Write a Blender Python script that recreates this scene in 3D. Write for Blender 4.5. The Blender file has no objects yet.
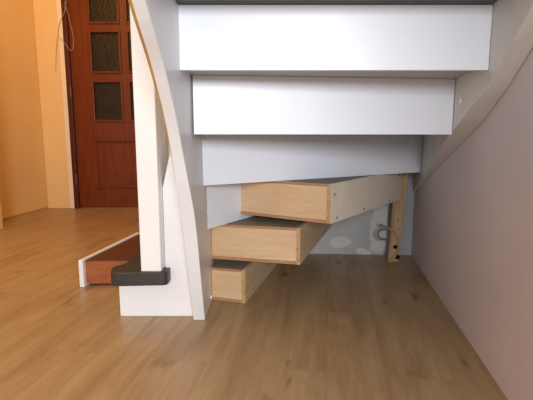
import bpy, bmesh, math, random
from mathutils import Vector, Matrix
random.seed(4)
S = bpy.context.scene
COL = S.collection
# ------------------------------------------------------------------ camera (world origin at the eye, floor 0.72 m below)
FLOOR = -0.72
CEIL = 1.92
cam = bpy.data.cameras.new('camera'); co = bpy.data.objects.new('camera', cam); COL.objects.link(co)
cam.sensor_width = 36.0; cam.lens = 430.0/533.0*36.0; cam.clip_start = 0.02; cam.clip_end = 60
co.location = (0, 0, 0); co.rotation_euler = (math.pi/2 - math.atan(64/430), 0, 0)
S.camera = co
# ------------------------------------------------------------------ light
w = bpy.data.worlds.new('world'); S.world = w; w.use_nodes = True
w.node_tree.nodes['Background'].inputs[0].default_value = (0.93, 0.95, 1.0, 1)
w.node_tree.nodes['Background'].inputs[1].default_value = 0.80
def area(name, loc, target, size, energy, color, size_y=None, spread=None):
    l = bpy.data.lights.new(name, 'AREA'); l.energy = energy; l.color = color; l.size = size
    if size_y: l.shape = 'RECTANGLE'; l.size_y = size_y
    if spread: l.spread = spread
    o = bpy.data.objects.new(name, l); COL.objects.link(o); o.location = loc
    o.rotation_euler = (Vector(target) - Vector(loc)).to_track_quat('-Z', 'Y').to_euler()
    return o
area('room_window_light', (0.30, -2.5, 0.60), (0.3, 1.5, -0.1), 1.1, 124, (0.955, 0.97, 1.0), 0.7)
def bulb(name, loc, energy, color, r):
    l = bpy.data.lights.new(name, 'POINT'); l.energy = energy; l.color = color; l.shadow_soft_size = r
    o = bpy.data.objects.new(name, l); COL.objects.link(o); o.location = loc
bulb('hall_bulb_light', (-1.35, 2.75, 1.62), 40, (1.0, 0.57, 0.18), 0.3)
bulb('front_hall_bulb_light', (-1.5, 0.7, 1.60), 22, (1.0, 0.60, 0.26), 0.3)
S.view_settings.view_transform = 'Standard'; S.view_settings.look = 'None'
S.view_settings.gamma = 1.0; S.view_settings.exposure = 0.0; S.view_settings.use_curve_mapping = False

# ------------------------------------------------------------------ materials
def lin(c):
    return tuple(((v/255)/12.92 if v/255 <= 0.04045 else ((v/255+0.055)/1.055)**2.4) for v in c)
class NT:
    def __init__(s, name, rough=0.5, spec=0.5):
        s.m = bpy.data.materials.new(name); s.m.use_nodes = True; s.t = s.m.node_tree
        s.b = s.t.nodes['Principled BSDF']; s.b.inputs['Roughness'].default_value = rough
        s.b.inputs['Specular IOR Level'].default_value = spec
    def n(s, kind, **kw):
        x = s.t.nodes.new(kind)
        for k, v in kw.items(): setattr(x, k, v)
        return x
    def l(s, a, b): s.t.links.new(a, b)
    def coords(s, scale=(1,1,1), rot=(0,0,0)):
        tc = s.n('ShaderNodeTexCoord'); mp = s.n('ShaderNodeMapping')
        mp.inputs['Scale'].default_value = scale; mp.inputs['Rotation'].default_value = rot
        s.l(tc.outputs['Object'], mp.inputs['Vector']); return mp.outputs['Vector']
    def noise(s, vec, scale, detail=4, rough=0.55, dist=0.0):
        x = s.n('ShaderNodeTexNoise'); x.inputs['Scale'].default_value = scale; x.inputs['Detail'].default_value = detail
        x.inputs['Roughness'].default_value = rough; x.inputs['Distortion'].default_value = dist
        s.l(vec, x.inputs['Vector']); return x.outputs['Fac']
    def ramp(s, fac, stops):
        r = s.n('ShaderNodeValToRGB'); e = r.color_ramp.elements
        e[0].position, e[0].color = stops[0][0], (*lin(stops[0][1]), 1)
        e[1].position, e[1].color = stops[-1][0], (*lin(stops[-1][1]), 1)
        for p, c in stops[1:-1]:
            q = e.new(p); q.color = (*lin(c), 1)
        s.l(fac, r.inputs['Fac']); return r.outputs['Color']
    def mix(s, fac, a, b, mode='MIX'):
        x = s.n('ShaderNodeMix', data_type='RGBA', blend_type=mode)
        if isinstance(fac, float): x.inputs[0].default_value = fac
        else: s.l(fac, x.inputs[0])
        for v, i in ((a, 6), (b, 7)):
            if isinstance(v, tuple): x.inputs[i].default_value = (*lin(v), 1)
            else: s.l(v, x.inputs[i])
        return x.outputs[2]
    def bump(s, h, strength, dist=0.002):
        x = s.n('ShaderNodeBump'); x.inputs['Strength'].default_value = strength; x.inputs['Distance'].default_value = dist
        s.l(h, x.inputs['Height']); s.l(x.outputs['Normal'], s.b.inputs['Normal'])
    def col(s, c): s.l(c, s.b.inputs['Base Color'])

def paint(name, c, rough=0.5, var=6, scale=6, bump=0.08):
    t = NT(name, rough, 0.35); v = t.coords()
    n = t.noise(v, scale, 5)
    lo = tuple(max(0, x-var) for x in c); hi = tuple(min(255, x+var) for x in c)
    t.col(t.ramp(n, [(0.3, lo), (0.7, hi)])); t.bump(t.noise(v, 140, 3), bump, 0.001); return t.m
def wood(name, dark, mid, light, scale=(1.2, 14, 14), rough=0.5, fine=1.0):
    t = NT(name, rough, 0.35); v = t.coords(scale)
    n1 = t.noise(v, 2.2, 6, 0.6, 0.8); n2 = t.noise(v, 12, 5, 0.7)
    c = t.ramp(n1, [(0.25, dark), (0.5, mid), (0.75, light)])
    g = t.ramp(n2, [(0.3, (205,195,185)), (0.6, (255,255,255))])
    t.col(t.mix(0.35*fine, c, g, 'MULTIPLY')); t.bump(n2, 0.12, 0.001); return t.m
M = {}
M['stair_white'] = paint('white_satin_paint', (232, 233, 234), 0.38, 3, 5)
M['riser_white'] = paint('white_riser_board', (228, 233, 242), 0.33, 2, 4, 0.03)
M['stringer_white'] = paint('grey_white_stringer_paint', (214, 213, 209), 0.45, 4, 7)
M['wall_plaster'] = paint('mauve_grey_wall_paint', (216, 208, 216), 0.8, 4, 3, 0.35)
M['hall_wall'] = paint('cream_hall_wall_paint', (228, 194, 136), 0.75, 3, 2, 0.25)
M['ceiling'] = paint('off_white_ceiling_paint', (222, 218, 210), 0.9, 3, 2)
M['trim_cream'] = paint('cream_trim_paint', (232, 216, 188), 0.5, 3, 4)
M['cream_panel'] = paint('cream_step_side_paint', (220, 210, 194), 0.6, 6, 9)
M['tread_dark'] = paint('charcoal_tread_finish', (58, 53, 51), 0.42, 7, 30, 0.2)
M['box_top'] = paint('grey_step_covering', (128, 120, 107), 0.7, 8, 25, 0.3)
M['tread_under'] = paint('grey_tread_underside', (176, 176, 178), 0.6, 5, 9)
M['ply'] = wood('birch_plywood_front', (200, 164, 126), (211, 176, 138), (219, 187, 150), (1.5, 1.5, 12), 0.5, 0.6)
M['ply_side'] = wood('pale_plywood_side', (188, 160, 122), (204, 178, 142), (214, 190, 156), (1.5, 1.5, 12), 0.55, 0.6)
M['ply_edge'] = wood('brown_plywood_edge', (158, 112, 76), (176, 130, 92), (188, 144, 106), (4, 4, 40), 0.6)
M['chip'] = wood('raw_chipboard_edge', (140, 108, 70), (186, 150, 104), (206, 172, 128), (30, 30, 30), 0.8)
M['light_shade_tan'] = wood('tan_painted_light_shade', (178, 128, 66), (196, 146, 80), (208, 158, 92), (3, 3, 12), 0.6)  # tan that stands in for warm light and shadow lines
M['red_ply'] = wood('red_brown_step_wood', (134, 72, 36), (158, 90, 50), (172, 104, 60), (2, 2, 18), 0.5)
M['brown_top'] = wood('dark_brown_step_wood', (78, 40, 20), (94, 50, 26), (108, 60, 32), (4, 14, 4), 0.5)
M['door_wood'] = wood('red_brown_door_wood', (88, 38, 7), (108, 48, 9), (124, 58, 13), (14, 14, 1.2), 0.35)
M['frame_wood'] = wood('dark_red_door_frame_wood', (66, 24, 7), (80, 30, 9), (92, 36, 12), (14, 14, 1.2), 0.4)
M['lath'] = wood('rough_pine_batten', (150, 122, 88), (182, 154, 116), (198, 172, 134), (14, 14, 1.2), 0.75)
M['metal'] = paint('dull_screw_metal', (96, 84, 74), 0.4, 5, 40); 
M['black'] = paint('dark_hole', (14, 13, 12), 0.9, 2, 40)
M['cable_grey'] = paint('grey_cable_sheath', (120, 118, 114), 0.5, 4, 40)
M['cable_tan'] = paint('beige_cable_sheath', (178, 146, 108), 0.5, 4, 40)
M['plug'] = paint('white_cover_cap', (238, 238, 236), 0.4, 1, 20)
# glass of the door: dark, ribbed
t = NT('dark_textured_door_glass', 0.35, 0.25); v = t.coords((1, 1, 1))
vo = t.n('ShaderNodeTexVoronoi'); vo.inputs['Scale'].default_value = 60; t.l(v, vo.inputs['Vector'])
t.col(t.ramp(t.noise(v, 18, 5), [(0.3, (34, 27, 11)), (0.7, (48, 39, 18))])); t.bump(vo.outputs['Distance'], 0.6, 0.004)
M['glass'] = t.m
# grey plaster behind the stairs with pale filler patches of their own shape
t = NT('grey_wall_with_filler_patches', 0.85, 0.2); v = t.coords()
base = t.ramp(t.noise(v, 4, 5), [(0.3, (168, 170, 170)), (0.7, (182, 184, 184))])
nz = t.n('ShaderNodeTexNoise'); nz.inputs['Scale'].default_value = 9; t.l(v, nz.inputs['Vector'])
wv = t.n('ShaderNodeMixRGB', blend_type='ADD'); wv.inputs[0].default_value = 0.10; t.l(v, wv.inputs[1]); t.l(nz.outputs['Color'], wv.inputs[2])
cur = base
for (px, pz, sx, sz) in ((0.45, -0.655, 0.075, 0.032), (0.69, -0.55, 0.055, 0.16), (0.60, -0.70, 0.06, 0.03)):
    sp = t.n('ShaderNodeSeparateXYZ'); t.l(wv.outputs[0], sp.inputs[0])
    def ax(o, c, s):
        a = t.n('ShaderNodeMath', operation='SUBTRACT'); t.l(sp.outputs[o], a.inputs[0]); a.inputs[1].default_value = c + 0.05
        b = t.n('ShaderNodeMath', operation='DIVIDE'); t.l(a.outputs[0], b.inputs[0]); b.inputs[1].default_value = s
        q = t.n('ShaderNodeMath', operation='MULTIPLY'); t.l(b.outputs[0], q.inputs[0]); t.l(b.outputs[0], q.inputs[1]); return q.outputs[0]
    a = t.n('ShaderNodeMath', operation='ADD'); t.l(ax(0, px, sx), a.inputs[0]); t.l(ax(2, pz, sz), a.inputs[1])
    mr = t.n('ShaderNodeMapRange'); mr.inputs[1].default_value = 1.15; mr.inputs[2].default_value = 0.8; t.l(a.outputs[0], mr.inputs[0])
    cur = t.mix(mr.outputs[0], cur, (202, 203, 201))
t.col(cur); t.bump(t.noise(v, 60, 4), 0.4, 0.002)
M['patched'] = t.m
# laminate floor
t = NT('oak_laminate_floor', 0.36, 0.45)
v = t.coords((1, 1, 1), (0, 0, math.radians(90 + 8.5)))
br = t.n('ShaderNodeTexBrick'); br.offset = 0.37; br.inputs['Scale'].default_value = 1.0
br.inputs['Brick Width'].default_value = 1.25; br.inputs['Row Height'].default_value = 0.19; br.inputs['Mortar Size'].default_value = 0.0009
br.inputs['Mortar Smooth'].default_value = 0.3; br.inputs['Bias'].default_value = 0.0
br.inputs['Color1'].default_value = (0, 0, 0, 1); br.inputs['Color2'].default_value = (1, 1, 1, 1); br.inputs['Mortar'].default_value = (0.5, 0.5, 0.5, 1)
t.l(v, br.inputs['Vector'])
off = t.n('ShaderNodeVectorMath', operation='MULTIPLY_ADD'); off.inputs[1].default_value = (3.1, 7.3, 0); t.l(br.outputs['Color'], off.inputs[0]); t.l(v, off.inputs[2])
st = t.n('ShaderNodeMapping'); st.inputs['Scale'].default_value = (1.0, 9, 1); t.l(off.outputs[0], st.inputs['Vector'])
g1 = t.noise(st.outputs['Vector'], 1.6, 6, 0.6, 0.6); g2 = t.noise(st.outputs['Vector'], 9, 6, 0.7)
c = t.ramp(g1, [(0.28, (146, 120, 87)), (0.5, (166, 140, 104)), (0.72, (180, 155, 118))])
c = t.mix(0.35, c, t.ramp(g2, [(0.3, (196, 186, 174)), (0.65, (255, 255, 255))]), 'MULTIPLY')
kn = t.n('ShaderNodeMapping'); kn.inputs['Scale'].default_value = (1.0, 2.6, 1); t.l(off.outputs[0], kn.inputs['Vector'])
k = t.noise(kn.outputs['Vector'], 4.3, 2, 0.5)
km = t.n('ShaderNodeMapRange'); km.inputs[1].default_value = 0.66; km.inputs[2].default_value = 0.78; t.l(k, km.inputs[0])
c = t.mix(km.outputs[0], c, (112, 82, 56))
sm_ = t.noise(v, 3.3, 3, 0.55); sr = t.n('ShaderNodeMapRange'); sr.inputs[1].default_value = 0.58; sr.inputs[2].default_value = 0.72; sr.inputs[4].default_value = 0.45; t.l(sm_, sr.inputs[0])
c = t.mix(sr.outputs[0], c, (128, 100, 72))
tone = t.ramp(br.outputs['Color'], [(0.0, (248, 246, 243)), (1.0, (255, 255, 255))])
c = t.mix(1.0, c, tone, 'MULTIPLY')
sm = t.n('ShaderNodeMath', operation='MULTIPLY'); sm.inputs[1].default_value = 0.4; t.l(br.outputs['Fac'], sm.inputs[0])
c = t.mix(sm.outputs[0], c, (112, 82, 54)); t.col(c)
t.bump(g2, 0.06, 0.001); M['floor'] = t.m

# ------------------------------------------------------------------ mesh helpers
def link(name, bm, mat, parent=None, bev=0.0, smooth=False):
    bmesh.ops.recalc_face_normals(bm, faces=bm.faces)
    me = bpy.data.meshes.new(name); bm.to_mesh(me); bm.free()
    if smooth:
        for p in me.polygons: p.use_smooth = True
    o = bpy.data.objects.new(name, me); COL.objects.link(o); me.materials.append(mat)
    if parent:
        o.parent = parent
        o.matrix_parent_inverse = wm(parent).inverted()
    if bev:
        b = o.modifiers.new('bevel', 'BEVEL'); b.width = bev; b.segments = 2; b.limit_method = 'ANGLE'; b.angle_limit = 0.6
    return o
def wm(o):
    m = Matrix.Translation(o.location) @ o.rotation_euler.to_matrix().to_4x4()
    if o.parent: m = wm(o.parent) @ o.matrix_parent_inverse @ m
    return m
def box_bm(x0, x1, y0, y1, z0, z1, bm=None):
    bm = bm or bmesh.new()
    bmesh.ops.create_cube(bm, size=1, matrix=Matrix.Translation(((x0+x1)/2, (y0+y1)/2, (z0+z1)/2)) @ Matrix.Diagonal((x1-x0, y1-y0, z1-z0, 1)))
    return bm
def prism(poly, z0, z1, bm=None):                 # plan polygon extruded in z
    bm = bm or bmesh.new()
    lo = [bm.verts.new((x, y, z0)) for x, y in poly]; hi = [bm.verts.new((x, y, z1)) for x, y in poly]
    bm.faces.new(lo[::-1]); bm.faces.new(hi); n = len(poly)
    for i in range(n): bm.faces.new((lo[i], lo[(i+1) % n], hi[(i+1) % n], hi[i]))
    return bm
def board(a, b, thick, z0, z1, bm=None, tb=None):          # upright board from plan point a to b; thickness goes to the left of a->b
    d = Vector((b[0]-a[0], b[1]-a[1])).normalized(); n = Vector((-d.y, d.x))*thick
    return prism([a, b, (b[0]+n.x, b[1]+n.y), (a[0]+n.x, a[1]+n.y)], z0, z1, bm)
def side_poly(pts, xf0, xf1, bm=None):            # polygon in (Y, Z), swept between two x functions of y
    bm = bm or bmesh.new()
    A = [bm.verts.new((xf0(y, z), y, z)) for y, z in pts]; B = [bm.verts.new((xf1(y, z), y, z)) for y, z in pts]
    bm.faces.new(A); bm.faces.new(B[::-1]); n = len(pts)
    for i in range(n): bm.faces.new((A[i], B[i], B[(i+1) % n], A[(i+1) % n]))
    return bm
def front_poly(pts, y0, y1, bm=None):             # polygon in (X, Z), swept in Y
    bm = bm or bmesh.new()
    A = [bm.verts.new((x, y0, z)) for x, z in pts]; B = [bm.verts.new((x, y1, z)) for x, z in pts]
    bm.faces.new(A); bm.faces.new(B[::-1]); n = len(pts)
    for i in range(n): bm.faces.new((A[i], B[i], B[(i+1) % n], A[(i+1) % n]))
    return bm
def strip_side(low, high, xf0, xf1):              # quad-strip board (concave safe): low/high lists of (Y,Z), same length
    bm = bmesh.new()
    g = [[bm.verts.new((xf(y, z), y, z)) for y, z in L] for L in (low, high) for xf in (xf0, xf1)]
    l0, l1, h0, h1 = g; n = len(low)
    for i in range(n-1):
        bm.faces.new((l0[i], l0[i+1], h0[i+1], h0[i])); bm.faces.new((l1[i], h1[i], h1[i+1], l1[i+1]))
        bm.faces.new((l0[i], l1[i], l1[i+1], l0[i+1])); bm.faces.new((h0[i], h0[i+1], h1[i+1], h1[i]))
    bm.faces.new((l0[0], h0[0], h1[0], l1[0])); bm.faces.new((l0[-1], l1[-1], h1[-1], h0[-1]))
    return bm
def catmull(P, k=6):
    out = []
    for i in range(len(P)-1):
        p0 = P[max(i-1, 0)]; p1 = P[i]; p2 = P[i+1]; p3 = P[min(i+2, len(P)-1)]
        for j in range(k):
            u = j/k
            out.append(tuple(0.5*((2*b)+(-a+c)*u+(2*a-5*b+4*c-d)*u*u+(-a+3*b-3*c+d)*u**3) for a, b, c, d in zip(p0, p1, p2, p3)))
    out.append(tuple(P[-1])); return out
def tube(path, r, seg=8, bm=None):
    bm = bm or bmesh.new(); rings = []
    P = [Vector(p) for p in path]; up = Vector((0.3, 0.9, 0.2)).normalized()
    for i, p in enumerate(P):
        d = (P[min(i+1, len(P)-1)] - P[max(i-1, 0)]).normalized()
        u = d.cross(up).normalized(); w_ = d.cross(u).normalized()
        rings.append([bm.verts.new(p + u*math.cos(a)*r + w_*math.sin(a)*r) for a in [2*math.pi*q/seg for q in range(seg)]])
    for a, b in zip(rings, rings[1:]):
        for q in range(seg): bm.faces.new((a[q], a[(q+1) % seg], b[(q+1) % seg], b[q]))
    bm.faces.new(rings[0][::-1]); bm.faces.new(rings[-1]); return bm
def disc(c, n, r, h, seg=16, dome=True):          # small cap on a face, pointing along n
    bm = bmesh.new(); n = Vector(n).normalized(); m = Matrix.Translation(Vector(c)) @ n.to_track_quat('Z', 'Y').to_matrix().to_4x4()
    prof = [(r, -0.001), (r, h*0.5), (r*0.75, h*0.9), (r*0.3, h)] if dome else [(r, -0.001), (r, h)]
    rings = [[bm.verts.new(m @ Vector((a*math.cos(2*math.pi*q/seg), a*math.sin(2*math.pi*q/seg), z))) for q in range(seg)] for a, z in prof]
    for a, b in zip(rings, rings[1:]):
        for q in range(seg): bm.faces.new((a[q], a[(q+1) % seg], b[(q+1) % seg], b[q]))
    bm.faces.new(rings[-1]); bm.faces.new(rings[0][::-1]); return bm
def struct(o): o['kind'] = 'structure'; return o
def tag(o, label, cat, group=None):
    o['label'] = label; o['category'] = cat
    if group: o['group'] = group
    return o
K = 0.149                                         # the right wall runs 8.5 degrees off the view
def wx(y): return 0.666 + K*(y - 1.092)           # right wall face

# ------------------------------------------------------------------ room shell
struct(link('floor', prism([(-3.2, -3.2), (1.2, -3.2), (1.4, 4.6), (-3.2, 4.6)], FLOOR-0.05, FLOOR), M['floor']))
YB = lambda x: 2.60 - 0.055*x                     # back wall under the stairs
struct(link('wall_right', prism([(wx(-0.3), -0.3), (wx(-0.3)+0.12, -0.3), (wx(2.7)+0.12, 2.7), (wx(2.7), 2.7)], FLOOR, CEIL), M['wall_plaster']))
xr = wx(2.55)
struct(link('wall_back', prism([(-0.74, YB(-0.74)), (xr, YB(xr)), (xr, YB(xr)+0.1), (-0.74, YB(-0.74)+0.1)], FLOOR, CEIL), M['patched']))
struct(link('wall_hall_side', prism([(-0.74, YB(-.74)+.101), (-0.64, YB(-.74)+.101), (-0.64, 4.288), (-0.74, 4.288)], FLOOR, CEIL), M['hall_wall']))
LWX = lambda y: -2.209 + 0.109*(y-4.288)
struct(link('wall_left', prism([(LWX(4.39), 4.39), (LWX(4.39)-0.1, 4.39), (LWX(-1.2)-0.1, -1.2), (LWX(-1.2), -1.2)], FLOOR, CEIL), M['hall_wall']))
b = box_bm(-2.205, -1.93, 4.288, 4.39, FLOOR, CEIL); box_bm(-0.88, -0.64, 4.288, 4.39, FLOOR, CEIL, b); box_bm(-1.93, -0.88, 4.288, 4.39, 1.67, CEIL, b)
struct(link('wall_far', b, M['hall_wall']))
struct(link('ceiling', prism([(-3.0, -1.2), (-0.34, -1.2), (-0.34, 1.0), (1.4, 1.0), (1.4, 4.6), (-3.0, 4.6)], CEIL, CEIL+0.08), M['ceiling']))
# pale flat casing beside the door frame, and the projecting wall pillar at the left picture edge
struct(link('trim_1', box_bm(-1.975, -1.931, 4.268, 4.287, FLOOR, 1.68), M['trim_cream'], bev=0.003))
struct(link('wall_pillar', prism([(LWX(3.30)+.001, 3.30), (-2.062, 3.30), (-2.075, 3.05), (LWX(3.05)+.001, 3.05)], FLOOR, CEIL-.001), M['hall_wall'], bev=0.003))
# thin brown strip painting the shadow line where the left wall meets the floor
struct(link('shadow_line_left', prism([(LWX(4.27)+.001, 4.27), (LWX(4.27)+.007, 4.27), (LWX(3.31)+.007, 3.31), (LWX(3.31)+.001, 3.31)], FLOOR, FLOOR+0.014), M['light_shade_tan']))

# ------------------------------------------------------------------ glazed door
DY = 4.30
PX = [(-1.685, -1.41), (-1.33, -1.055)]; PZ = [(0.151, 0.519), (0.613, 0.983), (1.069, 1.44)]
X0, X1, ZT = -1.885, -0.935, 1.60
b = bmesh.new()
for a, c_ in ((X0, PX[0][0]), (PX[0][1], PX[1][0]), (PX[1][1], X1)): box_bm(a, c_, DY, DY+.04, 0.151, 1.44, b)
for x0, x1 in PX:
    box_bm(x0, x1, DY, DY+.04, 0.519, 0.613, b); box_bm(x0, x1, DY, DY+.04, 0.983, 1.069, b)
box_bm(X0, X1, DY, DY+.04, 1.44, ZT, b); box_bm(X0, X1, DY, DY+.04, -0.04, 0.151, b)
box_bm(X0, X0+.2, DY, DY+.04, -0.505, -0.04, b); box_bm(X1-.12, X1, DY, DY+.04, -0.505, -0.04, b)
box_bm(X0, X1, DY, DY+.04, FLOOR+.004, -0.505, b)
door = struct(link('door_1', b, M['door_wood']))
link('lower_panel', box_bm(X0+.2, X1-.12, DY+.012, DY+.03, -0.505, -0.04), M['door_wood'], door)
for z in (-0.04, -0.505):                          # raised moulding lines around the lower panel
    link('panel_moulding', box_bm(X0+.17, X1-.10, DY-.012, DY-.0005, z-.012, z+.012), M['door_wood'], door, bev=0.004)
for (x0, x1) in PX:
    for (z0, z1) in PZ:
        link('glass_pane', box_bm(x0, x1, DY+.018, DY+.024, z0, z1), M['glass'], door)
        b = bmesh.new()
        for (u0, u1, q0, q1) in ((x0-.012, x1+.012, z0-.014, z0+.006), (x0-.012, x1+.012, z1-.006, z1+.014), (x0-.012, x0+.006, z0, z1), (x1-.006, x1+.012, z0, z1)):
            box_bm(u0, u1, DY-.016, DY-.0005, q0, q1, b)
        link('glazing_bead', b, M['door_wood'], door, bev=0.004)
b = box_bm(-1.93, X0-.003, 4.262, 4.385, FLOOR, 1.665); box_bm(X1+.003, -0.88, 4.262, 4.385, FLOOR, 1.665, b); box_bm(X0-.003, X1+.003, 4.262, 4.385, ZT+.003, 1.665, b)
link('door_frame', b, M['frame_wood'], door, bev=0.003)
for z in (-0.42, 0.42, 1.2):                       # barrel hinges on the frame
    hb = tube([(X0-.004, 4.255, z-.045), (X0-.004, 4.255, z+.045)], 0.007, 10)
    link('hinge', hb, M['metal'], door)
# thin cable hanging over the casing and the frame
c1 = catmull([(-1.878, 4.245, 1.40), (-1.875, 4.245, 1.20), (-1.945, 4.25, 1.06), (-1.975, 4.255, 0.94), (-2.01, 4.275, 0.80), (-2.03, 4.28, 0.62)])
c2 = catmull([(-1.875, 4.243, 1.20), (-1.85, 4.243, 1.08), (-1.825, 4.243, 0.92), (-1.835, 4.243, 0.82), (-1.87, 4.243, 0.81), (-1.91, 4.25, 0.87), (-1.965, 4.255, 0.93)])
b = tube(c1, 0.0025); tube(c2, 0.0025, bm=b)
tag(link('cable', b, M['cable_tan'], smooth=True), 'thin pale cable hanging in a loop beside the red-brown glazed door', 'cable')

# ------------------------------------------------------------------ the staircase, seen from underneath
stair = bpy.data.objects.new('staircase', None); COL.objects.link(stair); stair.location = (0.2, 1.8, FLOOR)
tag(stair, 'white winding staircase seen from below, with unfinished plywood steps turning round a white newel post', 'staircase')
# inner stringer: curved lower edge; lower/front list then the rear edge
low = [(1.612, FLOOR), (1.535, -0.55), (1.452, -0.356), (1.40, -0.25), (1.334, -0.136), (1.275, -0.035), (1.214, 0.044), (1.14, 0.117), (1.068, 0.18), (0.933, 0.276), (0.72, 0.46), (0.50, 0.67), (0.25, 0.90)]
low = catmull(low, 4)
def OX(y): return -0.278-0.012*max(0, min(1, (y-0.93)/0.74))
def NX(y, z=0):                                   # inner face of the inner stringer, very slightly curved in plan
    return -0.249 + 0.010*max(0, min(1, (y-1.28)/0.12)) - 0.004*max(0, min(1, (y-1.45)/0.15))
high = []
for i, (y, z) in enumerate(low):
    u = i/(len(low)-1)
    high.append((2.00*(1-u)**1.0 + 0.62*u + 0.22*math.sin(math.pi*u), FLOOR + (1.22-FLOOR)*u**0.95 + 0.02))
high[0] = (2.00, FLOOR)
st = link('inner_stringer', strip_side(low, high, lambda y, z: OX(y), NX), M['stair_white'], stair, bev=0.0025)
# tan strip along the outer lower edge: painted warm hall light, shadow line below
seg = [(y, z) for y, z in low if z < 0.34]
link('edge_light_strip', strip_side([(y+.010, max(FLOOR, z+.010) if i else FLOOR) for i, (y, z) in enumerate(seg)], [(y+.06, z+.05 if z > -0.7 else FLOOR+.03) for y, z in seg], lambda y, z: OX(y-.01)-.003-.008*max(0, min(1, (1.35-y)/0.25)), lambda y, z: OX(y)-.0006), M['light_shade_tan'], st)
# outer stringer against the right wall
rl = [(0.25, 0.93), (0.55, 0.675), (0.83, 0.43), (1.017, 0.292), (1.09, 0.243), (1.18, 0.188), (1.26, 0.14), (1.35, 0.096), (1.46, 0.045), (1.58, 0.003), (1.70, -0.04), (1.86, -0.092), (2.02, -0.148), (2.33, -0.258), (2.50, -0.315)]
rl = catmull(rl, 4)
IP = [(0.2, 0.508), (1.0, 0.595), (1.26, 0.631), (1.40, 0.636), (1.534, 0.655), (1.70, 0.687), (1.9, 0.735), (2.27, 0.819), (2.60, 0.885)]
def IX(y):                                        # inner face of the outer stringer
    for (a, b), (c_, d) in zip(IP, IP[1:]):
        if y <= c_: return b + (d-b)*(y-a)/(c_-a)
    return IP[-1][1]
rh = [(y+0.02, z + 0.42) for y, z in rl]
so = link('outer_stringer', strip_side(rl, rh, lambda y, z: IX(y), lambda y, z: wx(y)-0.001), M['stringer_white'], stair, bev=0.002)
XI = -0.2425
SX = lambda y: IX(y) - 0.001
# riser boards (front faces towards the viewer)
def riser(yl, yr, z0, z1, mat='riser_white', xr=None):
    for _ in range(6):
        xe = SX(yr) if xr is None else xr
    return link('riser', board((NX(yl)+.0005, yl), (xe, yr), 0.018, z0, z1), M[mat], stair, bev=0.0012)
def tread(yl0, yr0, yl1, yr1, z0, z1, mat):
    return link('tread', prism([(NX(yl0)+.0005, yl0), (SX(yr0), yr0), (SX(yr1), yr1), (NX(yl1)+.0005, yl1)], z0, z1), M[mat], stair, bev=0.0015)
riser(1.262, 1.262, 0.185, 0.361)
riser(1.430, 1.534, 0.005, 0.1945)
r3 = riser(1.643, 2.27, -0.189, 0.0045)
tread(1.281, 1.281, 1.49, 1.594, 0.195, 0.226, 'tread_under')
tread(1.450, 1.554, 2.55, 2.53, 0.005, 0.039, 'tread_under')  # rear stretched out of view to the back wall to block stray hall light
tread(1.07, 1.07, 1.31, 1.31, 0.3615, 0.395, 'tread_dark')  # unlit underside: its shade is painted in as dark charcoal
riser(1.05, 1.05, 0.367, 0.571)
tread(0.86, 0.86, 1.10, 1.10, 0.572, 0.606, 'tread_dark')
riser(0.84, 0.84, 0.572, 0.761)
tread(0.64, 0.64, 0.88, 0.88, 0.762, 0.796, 'tread_dark')
riser(0.62, 0.62, 0.762, 0.951)
# two short risers standing between the winder steps
link('riser', board((XI, 1.728), (0.06, 2.23), 0.018, -0.3795, -0.2005), M['riser_white'], stair, bev=0.001)
# cover caps and screws
link('cover_cap', disc((IX(1.46)-.0005, 1.46, 0.115), (-1, 0.14, 0), 0.008, 0.004), M['plug'], so)
link('cover_cap', disc((0.742, 2.2237, -0.022), (0.508, -0.861, 0), 0.010, 0.004), M['plug'], r3)
link('cover_cap', disc((-0.243, 1.735, -0.305), (1, 0, 0), 0.007, 0.005), M['plug'], st)
link('cover_cap', disc((-0.243, 1.795, -0.695), (1, 0, 0), 0.008, 0.006), M['plug'], st)

# winder step boxes: plan outline, top z, bottom z
def step_box(front_l, corner, back_r, rest, ztop, zbot, side_mat, label, side_panel=False):
    P = [front_l, corner, back_r] + rest
    body = link('step_box', prism(P, zbot+.004, ztop-.012), M['ply'], stair, bev=0.001)
    body['label'] = label
    link('top_covering', prism([(x, y) for x, y in P], ztop-.0115, ztop-.001), M['box_top'], body)
    d = Vector((corner[0]-front_l[0], corner[1]-front_l[1])).normalized(); n = Vector((d.y, -d.x))   # outwards, to the viewer
    e = Vector((back_r[0]-corner[0], back_r[1]-corner[1])).normalized(); m = Vector((e.y, -e.x))
    def off(p, k1, k2): return (p[0]+n.x*k1+m.x*k2, p[1]+n.y*k1+m.y*k2)
    # brown edging along the upper and lower rim of the front
    for za, zb in ((ztop-.011, ztop-.0005), (zbot, zbot+.013)):
        link('edge_strip', board(off(front_l, .003, 0), off(corner, .003, 0), .0028, za, zb), M['ply_edge'], body)
    # side cheek, with the raw board edge turned to the viewer
    ck = off(corner, 0.003, 0.0); c2_ = (ck[0]+m.x*.016, ck[1]+m.y*.016); b2 = (back_r[0]+m.x*.016, back_r[1]+m.y*.016)
    sp = link('side_panel', prism([(ck[0]+m.x*.0005, ck[1]+m.y*.0005), c2_, b2, (back_r[0]+m.x*.0005, back_r[1]+m.y*.0005)], zbot, ztop-.0005), M[side_mat], body, bev=0.0008)
    link('raw_edge', prism([off(corner, .0035, .0005), off(corner, .0035, .0155), off(corner, .006, .0155), off(corner, .006, .0005)], zbot+.001, ztop-.002), M['chip'], body)
    return body, sp, e, m
b3, sp3, e3, m3 = step_box((-0.118, 1.938), (0.246, 1.715), (0.740, 2.395), [(0.698, 2.41), (0.69, 2.45), (0.66, YB(.66)-.004), (0.36, YB(.36)-.004)], -0.1895, -0.352, 'cream_panel',
                           'topmost plywood step with cream painted side', True)
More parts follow.
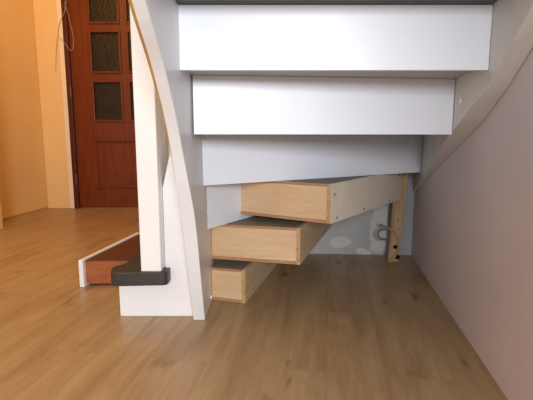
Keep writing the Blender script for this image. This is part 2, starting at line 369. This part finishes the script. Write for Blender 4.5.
b2_, sp2, e2, m2 = step_box((-0.2415, 1.852), (0.127, 1.762), (0.380, 2.56), [(0.05, 2.56), (-0.12, 2.15), (-0.2415, 1.98)], -0.380, -0.538, 'ply_side',
                           'middle plywood step, below the one with the cream side')
b1_, sp1, e1, m1 = step_box((-0.2415, 1.826), (-0.106, 1.787), (0.10, 2.57), [(-0.2415, 2.57)], -0.570, FLOOR+.001, 'ply_side',
                           'lowest plywood step standing on the floor beside the stringer')
# screw heads on the cream side panel
base = Vector((0.246, 1.715))
for s_, z in ((0.030, -0.235), (0.055, -0.335), (0.33, -0.337), (0.66, -0.335), (0.80, -0.212), (0.40, -0.215)):
    p = base + e3*s_ + m3*0.0162
    if s_ == 0.40: continue
    link('screw', disc((p.x, p.y, z), (m3.x, m3.y, 0), 0.0055, 0.002), M['metal'], sp3)
# first low step behind the newel: white front board, red-brown body
P0 = [(-0.872, 2.000), (-0.30, 2.03), (-0.30, 2.57), (-0.772, 2.57)]
fs = link('first_step', prism(P0, FLOOR+.012, -0.597), M['red_ply'], stair, bev=0.001); fs['label'] = 'low red-brown first step with a white front board, behind the newel post'
link('step_top', prism([(x, y) for x, y in P0], -0.5965, -0.591), M['brown_top'], fs)
link('front_board', prism([(-0.897, 1.982), (-0.8745, 1.980), (-0.7745, 2.575), (-0.797, 2.577)], FLOOR+.001, -0.585), M['stair_white'], fs, bev=0.002)
link('plinth', prism([(-0.86, 2.01), (-0.31, 2.04), (-0.31, 2.56), (-0.765, 2.56)], FLOOR+.0005, FLOOR+.0115), M['frame_wood'], fs)
# dark tread nose with rounded corners, carrying the newel post
def rounded(pts, rads, k=6):
    out = []; n = len(pts)
    for i in range(n):
        p = Vector(pts[i]); a = Vector(pts[i-1]); c_ = Vector(pts[(i+1) % n]); r = rads[i]
        if r == 0: out.append(tuple(p)); continue
        s0 = p + (a-p).normalized()*r; s1 = p + (c_-p).normalized()*r
        for j in range(k+1):
            u = j/k; q = s0*(1-u)**2 + p*2*u*(1-u) + s1*u*u; out.append(tuple(q))
    return out
sl = rounded([(-0.595, 1.572), (-0.381, 1.585), (-0.381, 1.648), (-0.403, 1.648), (-0.403, 2.25), (-0.60, 2.25), (-0.575, 1.80), (-0.575, 1.70), (-0.615, 1.655)],
             [0.035, 0.022, 0.004, 0, 0, 0.01, 0.03, 0.03, 0.03])
link('first_tread', prism(sl, -0.568, -0.515), M['tread_dark'], stair, bev=0.013)['label'] = 'dark charcoal tread end under the newel post'
b = box_bm(-0.481, -0.403, 1.59, 1.735, -0.5145, 1.25)
nw = link('newel_post', b, M['stair_white'], stair, bev=0.004)
# white base panel: low block under the tread end, rising as a wedge beside the stringer
low_in = -0.2958
b = front_poly([(-0.590, FLOOR), (low_in, FLOOR), (low_in, -0.40), (-0.300, -0.065), (-0.352, -0.050), (-0.372, -0.075), (-0.402, -0.20), (-0.402, -0.5685), (-0.590, -0.5685)], 1.650, 1.668)
link('base_panel', b, M['stair_white'], stair, bev=0.0015)
link('return_board', box_bm(-0.402, -0.2965, 1.78, 1.80, -0.568, 1.2), M['stringer_white'], stair)

# ------------------------------------------------------------------ batten at the back, with its holes and the cables
bt = bmesh.new()
pts = [(0.703, 2.412, FLOOR), (0.765, 2.412, FLOOR), (0.800, 2.412, -0.2015), (0.725, 2.412, -0.2015)]
A = [bt.verts.new(p) for p in pts]; B_ = [bt.verts.new((p[0]+.004, p[1]+0.040, p[2])) for p in pts]
bt.faces.new(A); bt.faces.new(B_[::-1])
for i in range(4): bt.faces.new((A[i], B_[i], B_[(i+1) % 4], A[(i+1) % 4]))
bat = link('wooden_batten', bt, M['lath'], bev=0.002)
tag(bat, 'narrow raw wooden batten standing upright in the corner under the stairs', 'batten')
for (x, z, r) in ((0.742, -0.632, 0.012), (0.757, -0.692, 0.014)):
    b = disc((x, 2.4115, z), (0, -1, 0), r, 0.004, 12, False)
    link('knot_hole', b, M['black'], bat)
for (x, z) in ((0.751, -0.478), (0.756, -0.525)):
    link('screw', disc((x, 2.4115, z), (0, -1, 0), 0.005, 0.003), M['metal'], bat)
cb = catmull([(0.69, 2.40, -0.520), (0.715, 2.402, -0.528), (0.740, 2.400, -0.555), (0.755, 2.400, -0.60), (0.757, 2.400, -0.635), (0.742, 2.400, -0.680), (0.715, 2.398, -0.708), (0.70, 2.392, -0.716)])
tag(link('cable', tube(cb, 0.0055), M['cable_tan'], smooth=True), 'beige cable running down the front of the upright wooden batten', 'cable')
cg = catmull([(0.648, 2.425, -0.502), (0.665, 2.42, -0.509), (0.690, 2.41, -0.518), (0.680, 2.405, -0.527), (0.652, 2.405, -0.533), (0.637, 2.405, -0.552), (0.645, 2.405, -0.575), (0.668, 2.41, -0.587), (0.696, 2.415, -0.588)])
g = link('cable', tube(cg, 0.006), M['cable_grey'], smooth=True)
tag(g, 'grey cable bent into a loop sticking out left of the wooden batten', 'cable')
